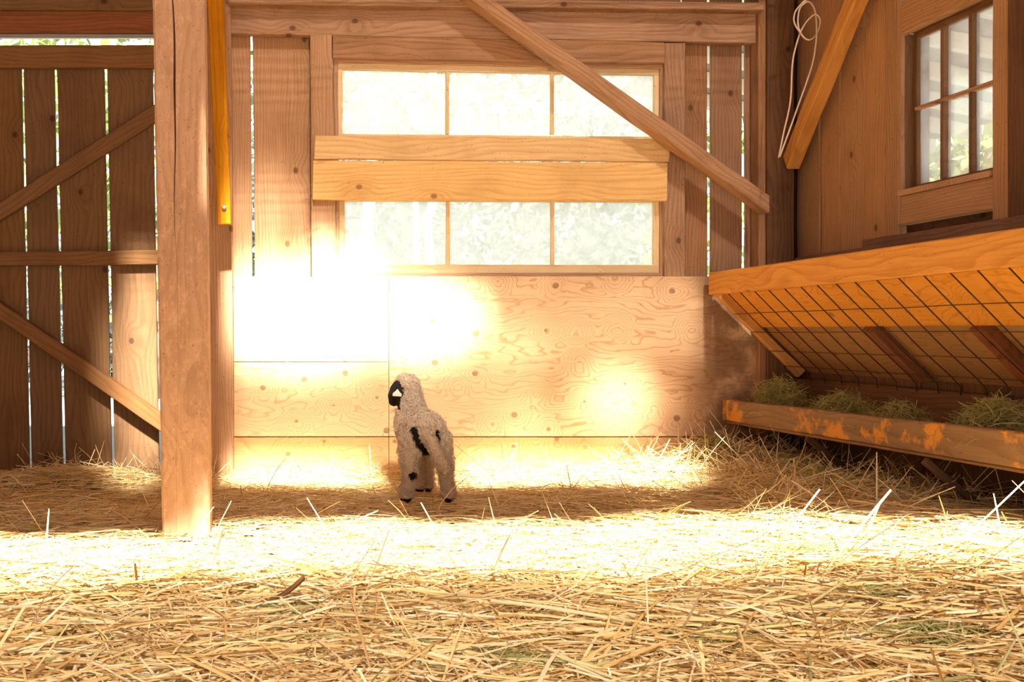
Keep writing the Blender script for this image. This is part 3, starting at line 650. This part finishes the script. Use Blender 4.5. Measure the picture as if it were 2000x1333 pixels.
clump('hay_tuft', 2.24, 3.97, 0.30, 0.13, 0.22, 0.115, 1400, 0.03, 0.10, 'flat tuft of green hay second from the far end of the trough')
clump('hay_tuft', 2.24, 3.62, 0.31, 0.13, 0.12, 0.10, 600, 0.03, 0.09, 'small thin tuft of green hay in the middle of the trough')
clump('hay_tuft', 2.24, 3.14, 0.325, 0.13, 0.18, 0.125, 1300, 0.03, 0.10, 'tuft of green hay in the nearest visible stretch of the trough')
clump('hay_tuft', 1.97, 4.48, 0.07, 0.11, 0.10, 0.13, 900, 0.04, 0.14, 'dark green hay fallen on the floor under the end of the trough', updown=0.8)
clump('hay_scraps', 2.1, 3.9, 0.08, 0.22, 0.5, 0.05, 900, 0.04, 0.12, 'green hay scraps strewn along the floor below the trough')
for (px, py, n, lab) in ((585, 1205, 500, 'green and grey hay scraps round the dry leaf in the front straw'), (1600, 1104, 260, 'flat green hay scrap at the front edge of the sunlit band'), (1370, 1240, 450, 'green hay scraps in the front straw, right of the middle'),
                         (1860, 1262, 600, 'green hay scraps in the front straw near the right edge'), (980, 1290, 450, 'green hay scraps at the very front, in the middle'), (1760, 1190, 250, 'dark green hay scraps behind those near the right edge')):
    Yg = H * F / (py - PY); p = W(px, py, Yg)
    clump('hay_scraps', p.x, p.y, float(hgt(p.x, p.y)) + 0.004, 0.15, 0.07, 0.012, n, 0.03, 0.10, lab, updown=0.12, w=(0.0012, 0.003))
# curled dry leaf
def dry_leaf():
    p = W(560, 1190, H * F / 540); V, Fc = [], []; n = 8
    for i in range(n + 1):
        s = i / n; w = 0.016 * math.sin(math.pi * min(max(s, .05), .97)); cx = -0.05 + 0.09 * s; z = 0.02 + 0.05 * s * s
        V += [(cx, -w, z + 0.012 * s), (cx + 0.004, 0, z), (cx, w, z + 0.012 * s)]
    for i in range(n):
        for k in range(2): Fc.append((i * 3 + k, i * 3 + k + 1, i * 3 + k + 4, i * 3 + k + 3))
    me = mesh('dry_leaf', V, Fc, True); o = link('dry_leaf', me, simple('dry_leaf', (0.28, 0.13, 0.05), 0.8, 0.5, 40.0), Matrix.Translation(p))
    sol = o.modifiers.new('thickness', 'SOLIDIFY'); sol.thickness = 0.0008
    return tag(o, 'small curled brown dry leaf sticking up from the front straw', 'leaf')
dry_leaf()

# cobwebs and dust fluff
def webs(name, path, n, lmin, lmax, label, spread=0.03, down=1.0):
    pts = [Vector(p) for p in path]; c, L, yaw, pit = [], [], [], []
    for _ in range(n):
        s = random.random() * (len(pts) - 1); i = int(s); p = pts[i].lerp(pts[min(i + 1, len(pts) - 1)], s - i); l = random.uniform(lmin, lmax)
        c.append((p.x + random.gauss(0, spread), p.y + random.gauss(0, spread * 0.3), p.z - down * l * 0.25 * random.random() + random.gauss(0, spread * 0.3))); L.append(l); yaw.append(random.uniform(0, 6.28)); pit.append(-random.uniform(-0.4, 1.4))
    c0 = pts[0]; o = blades(name, np.array(c) - np.array(c0)[None], np.array(yaw), np.array(pit), np.array(L), np.full(n, 0.0012), rng.normal(0, 0.4, n), rng.normal(0, 0.5, n), 'web', mw=Matrix.Translation(c0))
    return tag(o, label, 'cobweb', kind='stuff')
webs('cobweb', [W(925, 15, D - .06), W(1060, 108, D - .06), W(1100, 130, D - .06)], 200, 0.02, 0.09, 'dusty cobwebs hanging under the upper part of the diagonal brace')
webs('cobweb', [W(1330, 300, D - .05), W(1400, 350, D - .05), W(1495, 420, D - .05)], 260, 0.02, 0.08, 'dusty cobwebs under the lower end of the diagonal brace', 0.04)
webs('cobweb', [W(460, 14, D - .03), W(900, 18, D - .03), W(1480, 28, D - .03)], 260, 0.02, 0.08, 'cobweb fluff along the beam above the window', 0.03)
webs('cobweb', [W(602, 120, D - .01), W(604, 300, D - .01), W(606, 460, D - .01)], 160, 0.02, 0.07, 'straw dust and webs caught beside the left window casing', 0.012)
webs('cobweb', [(RX - .02, 4.5, 1.36), (RX - .02, 4.2, 1.9), (RX - .02, 3.95, 2.2)], 200, 0.02, 0.06, 'grey fluff behind the knee brace on the right wall', 0.02)

# ------------------------------------------------------------------ the lamb
LO = Vector((0.6145, 3.99, 0.0))
def lamb():
    root = empty('lamb', LO, 'small cream woolly lamb with black ear standing with its back turned', 'lamb')
    bm = bmesh.new()
    def ball(p, r, s=(1, 1, 1)):
        bmesh.ops.create_icosphere(bm, subdivisions=2, radius=1.0, matrix=Matrix.Translation(p) @ Matrix.Diagonal((r * s[0], r * s[1], r * s[2], 1)))
    def limb(nodes):
        for a, b in zip(nodes[:-1], nodes[1:]):
            pa, pb = Vector(a[:3]), Vector(b[:3]); k = max(2, int((pb - pa).length / (0.35 * min(a[3], b[3]))))
            for i in range(k + 1): ball(pa.lerp(pb, i / k), a[3] + (b[3] - a[3]) * i / k)
    limb([(0.000, 0.005, 0.262, 0.084), (-0.004, 0.09, 0.256, 0.086), (-0.006, 0.18, 0.262, 0.080), (-0.008, 0.245, 0.275, 0.072)])
    limb([(-0.008, 0.245, 0.29, 0.066), (-0.016, 0.262, 0.35, 0.056), (-0.024, 0.262, 0.40, 0.050), (-0.030, 0.262, 0.428, 0.049)])
    limb([(-0.035, 0.262, 0.425, 0.045), (-0.062, 0.278, 0.405, 0.034), (-0.078, 0.290, 0.386, 0.030), (-0.080, 0.294, 0.364, 0.024)])
    limb([(-0.045, -0.005, 0.230, 0.054), (-0.060, -0.010, 0.170, 0.036), (-0.060, -0.038, 0.105, 0.024), (-0.066, -0.028, 0.055, 0.022), (-0.071, -0.018, 0.016, 0.025)])
    limb([(0.050, -0.005, 0.230, 0.054), (0.072, -0.010, 0.170, 0.036), (0.080, -0.038, 0.105, 0.025), (0.087, -0.028, 0.055, 0.023), (0.093, -0.018, 0.016, 0.025)])
    limb([(-0.005, 0.225, 0.22, 0.040), (0.012, 0.222, 0.14, 0.024), (0.016, 0.225, 0.08, 0.021), (0.017, 0.222, 0.016, 0.022)])
    limb([(0.035, 0.225, 0.22, 0.040), (0.046, 0.222, 0.14, 0.024), (0.050, 0.232, 0.08, 0.021), (0.052, 0.232, 0.016, 0.022)])
    limb([(0.000, -0.070, 0.268, 0.020), (0.016, -0.090, 0.232, 0.021), (0.036, -0.097, 0.185, 0.021), (0.058, -0.092, 0.140, 0.018), (0.070, -0.085, 0.112, 0.012)])
    me = bpy.data.meshes.new('body'); bm.to_mesh(me); bm.free()
    tmp = bpy.data.objects.new('tmp', me); COL.objects.link(tmp)
    rm = tmp.modifiers.new('r', 'REMESH'); rm.mode = 'VOXEL'; rm.voxel_size = 0.0042
    sm = tmp.modifiers.new('s', 'SMOOTH'); sm.iterations = 6; sm.factor = 0.5
    dg = bpy.context.evaluated_depsgraph_get(); body = bpy.data.meshes.new_from_object(tmp.evaluated_get(dg)); bpy.data.objects.remove(tmp); body.name = 'body'
    from mathutils import noise as mn
    nv0 = len(body.vertices); n0 = np.zeros(nv0 * 3); body.vertices.foreach_get('normal', n0); n0 = n0.reshape(-1, 3); c0 = np.zeros(nv0 * 3); body.vertices.foreach_get('co', c0); c0 = c0.reshape(-1, 3)
    for i in range(nv0):
        p = Vector(c0[i])
        if p.x < -0.058 and p.y > 0.2 and 0.33 < p.z < 0.435: continue
        q = mn.noise(p * 62.0); q2 = mn.noise(p * 150.0 + Vector((9, 2, 5)))
        c0[i] += n0[i] * (0.0085 * q + 0.004 * q2 + 0.001)
    body.vertices.foreach_set('co', c0.reshape(-1)); body.update()
    def seg(p, a, b, r):
        a, b = np.array(a), np.array(b); ab = b - a; q = p[:, [0, 2]]; t = np.clip(((q - a) @ ab) / (ab @ ab), 0, 1)
        return np.linalg.norm(q - (a + t[:, None] * ab), axis=1) < r
    def black(p):
        rear = p[:, 1] < 0.0; offtail = p[:, 1] > -0.092
        m = rear & offtail & (seg(p, (-0.047, 0.275), (-0.030, 0.225), 0.011) | seg(p, (-0.030, 0.225), (0.006, 0.182), 0.012))
        m |= rear & offtail & seg(p, (0.036, 0.268), (0.045, 0.232), 0.009)
        m |= rear & (((p[:, 0] + 0.053) ** 2 + (p[:, 2] - 0.098) ** 2) < 0.016 ** 2)
        m |= p[:, 2] < 0.010
        m |= (p[:, 0] < -0.062) & (p[:, 1] > 0.2) & (p[:, 2] > 0.33) & (p[:, 2] < 0.432)
        return m
    nv = len(body.vertices); co = np.zeros(nv * 3); body.vertices.foreach_get('co', co); co = co.reshape(-1, 3)
    no = np.zeros(nv * 3); body.vertices.foreach_get('normal', no); no = no.reshape(-1, 3)
    def colour(me, P):
        b = black(P).astype(float); at = me.attributes.new('dark', 'FLOAT', 'POINT'); at.data.foreach_set('value', b)
    colour(body, co)
    body.polygons.foreach_set('use_smooth', [True] * len(body.polygons))
    t = NT('lamb_wool'); dk = t.n('ShaderNodeAttribute', {'attribute_name': 'dark'}).outputs['Fac']; tc = t.n('ShaderNodeTexCoord').outputs['Object']
    ri = t.n('ShaderNodeNewGeometry').outputs['Random Per Island']
    c = t.mix(t.noise(tc, 40.0, 3.0), (0.66, 0.53, 0.41), (0.40, 0.30, 0.21)); c = t.mix(t.math('MULTIPLY', ri, 0.6), c, (0.76, 0.63, 0.49))
    c = t.mix(dk, c, (0.018, 0.013, 0.011))
    woolm = t.done(t.bsdf(c, 0.9, t.bump(t.noise(tc, 130.0, 2.0), 1.0, 0.006), 0.1))
    bo = link('body', body, woolm, Matrix.Translation(LO), root)
    # curls of wool
    n = 24000; body.calc_loop_triangles(); T = np.array([tr_.vertices[:] for tr_ in body.loop_triangles]); A = co[T[:, 0]]; B = co[T[:, 1]]; C = co[T[:, 2]]
    ar = np.linalg.norm(np.cross(B - A, C - A), axis=1); pick = rng.choice(len(T), n, p=ar / ar.sum()); u = rng.random((n, 2)); f = u.sum(1) > 1; u[f] = 1 - u[f]
    P = A[pick] + (B - A)[pick] * u[:, :1] + (C - A)[pick] * u[:, 1:]; N = no[T[pick, 0]]; N /= np.linalg.norm(N, axis=1)[:, None] + 1e-9
    face = (P[:, 0] < -0.058) & (P[:, 1] > 0.2) & (P[:, 2] > 0.33) & (P[:, 2] < 0.435); k = ~face & (P[:, 2] > 0.012); P, N = P[k], N[k]; n = len(P)
    tv = np.cross(N, rng.normal(size=(n, 3))); tv /= np.linalg.norm(tv, axis=1)[:, None] + 1e-9; bv = np.cross(N, tv)
    r = rng.uniform(0.003, 0.0072, n)[:, None]; w = rng.uniform(0.0004, 0.0010, n)[:, None]; V = np.zeros((n, 6, 2, 3))
    for i in range(6):
        a = -0.6 + i * 0.95
        p = P + N * (r * (0.75 + 0.9 * math.sin(a) * 0.7 + 0.10 * i)) + tv * (r * math.cos(a)) + bv * (r * 0.18 * (i - 2.5))
        V[:, i, 0] = p - bv * w; V[:, i, 1] = p + bv * w
    q = np.array([[i * 2, i * 2 + 1, i * 2 + 3, i * 2 + 2] for i in range(5)]); Fq = (q[None] + (np.arange(n) * 12)[:, None, None]).reshape(-1, 4)
    wm = mesh('wool', V.reshape(-1, 3), Fq.tolist()); colour(wm, np.repeat(P, 12, axis=0))
    wo = link('wool', wm, woolm, Matrix.Translation(LO), root); wo['kind'] = 'stuff'
    # black drooping ear with a white tag
    E, Fc = [], []; rows = [(0.0, 0.010, 0.0), (0.012, 0.020, -0.004), (0.026, 0.029, -0.010), (0.042, 0.030, -0.014), (0.056, 0.023, -0.016), (0.066, 0.010, -0.016)]
    for s, w_, y in rows:
        cx = -0.066 - 0.30 * s
        for j in range(7):
            g = j / 6 * 2 - 1; E.append((cx + w_ * g, 0.232 + y + 0.010 * g * g - 0.006, 0.447 - s - 0.006 * g))
    for i in range(len(rows) - 1):
        for j in range(6): Fc.append((i * 7 + j, i * 7 + j + 1, i * 7 + j + 8, i * 7 + j + 7))
    em = mesh('ear', E, Fc, True); blackm = simple('black_fleece', (0.020, 0.013, 0.010), 0.9, 0.4, 60.0)
    ear = link('ear', em, blackm, Matrix.Translation(LO), root); ear['label'] = 'black drooping ear'
    so = ear.modifiers.new('t', 'SOLIDIFY'); so.thickness = 0.006; ear.modifiers.new('b', 'SUBSURF').render_levels = 1
    tx, ty, tz = -0.079, 0.198, 0.405
    outl = [(-.018, -.015), (.018, -.016), (.0185, -.006), (.009, .003), (.003, .0125), (-.001, .0130), (-.006, .006), (-.0175, -.004)]
    k = len(outl); Vt = [(x, 0, z) for x, z in outl] + [(x, 0.0015, z) for x, z in outl]
    Ft = [tuple(range(k)), tuple(range(2 * k - 1, k - 1, -1))] + [(i, k + i, k + (i + 1) % k, (i + 1) % k) for i in range(k)]
    tg = link('ear_tag', mesh('ear_tag', Vt, Ft), simple('tag_plastic', (0.86, 0.80, 0.70), 0.5, 0.05), Matrix.Translation(LO + Vector((tx, ty, tz))) @ Matrix.Rotation(R_(2), 4, 'Y'), ear); tg['label'] = 'white numbered ear tag'
    # faint digits: a row of four and one mark above
    SEGS = {'0': 'abcdef', '2': 'abged', '1': 'bc'}; Vd, Fd = [], []
    def bar(x0, z0, x1, z1):
        b = len(Vd); e = 0.0004; Vd.extend([(x0 - e, -0.0004, z0 - e), (x1 + e, -0.0004, z0 - e), (x1 + e, -0.0004, z1 + e), (x0 - e, -0.0004, z1 + e)]); Fd.append((b, b + 1, b + 2, b + 3))
    def digit(ch_, x, z, w_=0.0042, h_=0.008):
        S = dict(a=(x, z + h_, x + w_, z + h_), d=(x, z, x + w_, z), g=(x, z + h_ / 2, x + w_, z + h_ / 2), f=(x, z + h_ / 2, x, z + h_), e=(x, z, x, z + h_ / 2), b=(x + w_, z + h_ / 2, x + w_, z + h_), c=(x + w_, z, x + w_, z + h_ / 2))
        for s in SEGS[ch_]: bar(*S[s])
    for i, ch_ in enumerate('0220'): digit(ch_, -0.0150 + i * 0.0080, -0.0135)
    digit('1', -0.0020, 0.0035, 0.003, 0.004)
    link('digits', mesh('digits', Vd, Fd), simple('tag_ink', (0.46, 0.40, 0.34), 0.7, 0.1), Matrix.Translation(LO + Vector((tx, ty, tz))) @ Matrix.Rotation(R_(2), 4, 'Y'), ear)
    return root
lamb()

# ------------------------------------------------------------------ outdoors: trees behind the barn, porch roof and shrubs to the right
def leafcloud(n, blobs, size, seed):
    r = np.random.default_rng(seed); P = []
    per = n // len(blobs)
    for (cx, cy, cz, rx, ry, rz) in blobs:
        v = r.normal(size=(per, 3)); v /= np.linalg.norm(v, axis=1)[:, None]; v *= (0.55 + 0.45 * r.random(per) ** 0.5)[:, None]
        P.append(v * np.array([rx, ry, rz]) + np.array([cx, cy, cz]))
    P = np.concatenate(P); n = len(P); a = r.normal(size=(n, 3)); a /= np.linalg.norm(a, axis=1)[:, None]; b = np.cross(a, r.normal(size=(n, 3))); b /= np.linalg.norm(b, axis=1)[:, None]
    s = (size * r.uniform(0.6, 1.4, n))[:, None]
    V = np.stack([P - a * s, P - b * s * 0.5, P + a * s, P + b * s * 0.5], 1).reshape(-1, 3)
    return V, np.arange(n * 4).reshape(-1, 4)
def tree(x, y, h, r, label, seed, mat='leaf', bark='trunk', n=2600, size=0.085, low=0.25, name='tree', tw=0.09, cat='tree'):
    rr = random.Random(seed); root = empty(name, (x, y, -0.06), label, cat, 'trees and shrubs outside')
    pts = [(x + rr.uniform(-.05, .05) * k, y, -0.06 + h * 0.9 * k / 5) for k in range(6)]
    tubeobj('trunk', pts, [tw * (1 - 0.14 * k) for k in range(6)], bark, root, 7)
    bl = []
    for k in range(9):
        f = low + (1 - low) * k / 8; a = rr.uniform(0, 6.28); q = r * (0.25 + 0.75 * math.sin(math.pi * min(0.95, 0.25 + 0.7 * (1 - f))))
        bl.append((math.cos(a) * q * 0.5, math.sin(a) * q * 0.5, h * f, q * 0.75, q * 0.75, h * 0.12))
    V, Fq = leafcloud(n, bl, size, seed); link('crown', mesh('crown', V, Fq.tolist()), mat, Matrix.Translation((x, y, -0.06)), root)
    return root
tree(-2.9, 9.5, 5.2, 1.5, 'bushy green tree seen through the gaps of the barn door', 1, 'leafg')
tree(-1.2, 11.0, 6.0, 1.6, 'green tree outside between the door and the left wall planks', 2, 'leafg')
tree(0.55, 10.5, 6.3, 1.5, 'leafy tree outside filling the left window panes', 3, n=3400)
tree(1.75, 12.5, 5.9, 1.6, 'leafy tree outside behind the first window mullion', 4, 'leafd', n=3000)
tree(2.9, 12.0, 5.0, 1.5, 'pale leafy tree outside behind the middle window panes', 5, n=3000)
tree(4.4, 13.5, 4.2, 1.6, 'lower leafy tree outside behind the right window panes', 6, n=2600)
tree(5.3, 10.5, 4.6, 1.4, 'tree outside behind the gaps of the right-hand planks', 7, 'leafg')
for i, (px, lab) in enumerate(((704, 'thick pale tree trunk outside, left in the lower left pane'), (806, 'thin pale tree trunk outside, in the middle of the lower left pane'), (858, 'pale tree trunk outside beside the first window mullion'))):
    p = W(px, 460, 8.0); tree(p.x, 8.0, 4.4, 0.7, lab, 20 + i, 'leaf', 'pale', 500, 0.07, 0.62, 'birch_tree', (0.075, 0.035, 0.05)[i])
for i in range(9):
    x = -3.4 + i * 1.15; tree(x, 14.5 + (i % 3) * 0.6, 2.3 + 0.5 * (i % 2), 0.9, ['round shrub in the meadow seen low through the door gaps', 'shrub outside low behind the left wall planks', 'shrub outside beneath the door brace line', 'shrub outside low behind the left panes', 'shrub outside low behind the second pane', 'shrub outside low in the middle panes', 'shrub outside low behind the right panes', 'shrub outside at the right end of the window', 'shrub outside beyond the right-hand planks'][i], 40 + i, ('leaf', 'leafd')[i % 2], 'trunk', 1300, 0.08, 0.12, 'shrub', 0.04, 'shrub')
for i, (x, y, h) in enumerate(((5.6, 7.2, 2.9), (6.4, 9.0, 3.3), (7.6, 10.5, 3.6), (5.2, 8.6, 2.7))):
    tree(x, y, h, 1.0, ['nearest bright shrub outside the small window', 'bright shrub outside in the middle of the small window', 'tall shrub far outside the small window', 'low shrub outside the small window by the porch end'][i], 60 + i, 'leafg', 'trunk', 2200, 0.07, 0.10, 'shrub', 0.04, 'shrub')
# porch roof over the yard outside the small window
pr = empty('porch_roof', (3.5, 5.2, 0), 'low porch roof with pale rafters outside the small window', 'roof')
zr = lambda X: 2.42 - 0.20 * (X - 2.5)
quadboard('roof_sheet', (2.55, 2.6, zr(2.55)), (4.6, 2.6, zr(4.6)), (2.55, 7.4, zr(2.55)), (4.6, 7.4, zr(4.6)), (0.2, 0, 1), 0.02, 'roofin', pr, seg=2)
for k in range(8):
    y = 3.9 + k * 0.45; beam('rafter', (2.56, y, zr(2.56) - 0.07), (4.6, y, zr(4.6) - 0.07), 0.045, 0.09, (0, 0, 1), 'rafter', pr, seg=2)
for y in (4.4, 7.2): beam('porch_post', (4.5, y, -0.06), (4.5, y, zr(4.5) - 0.12), 0.09, 0.09, (1, 0, 0), 'rafter', pr, seg=2)
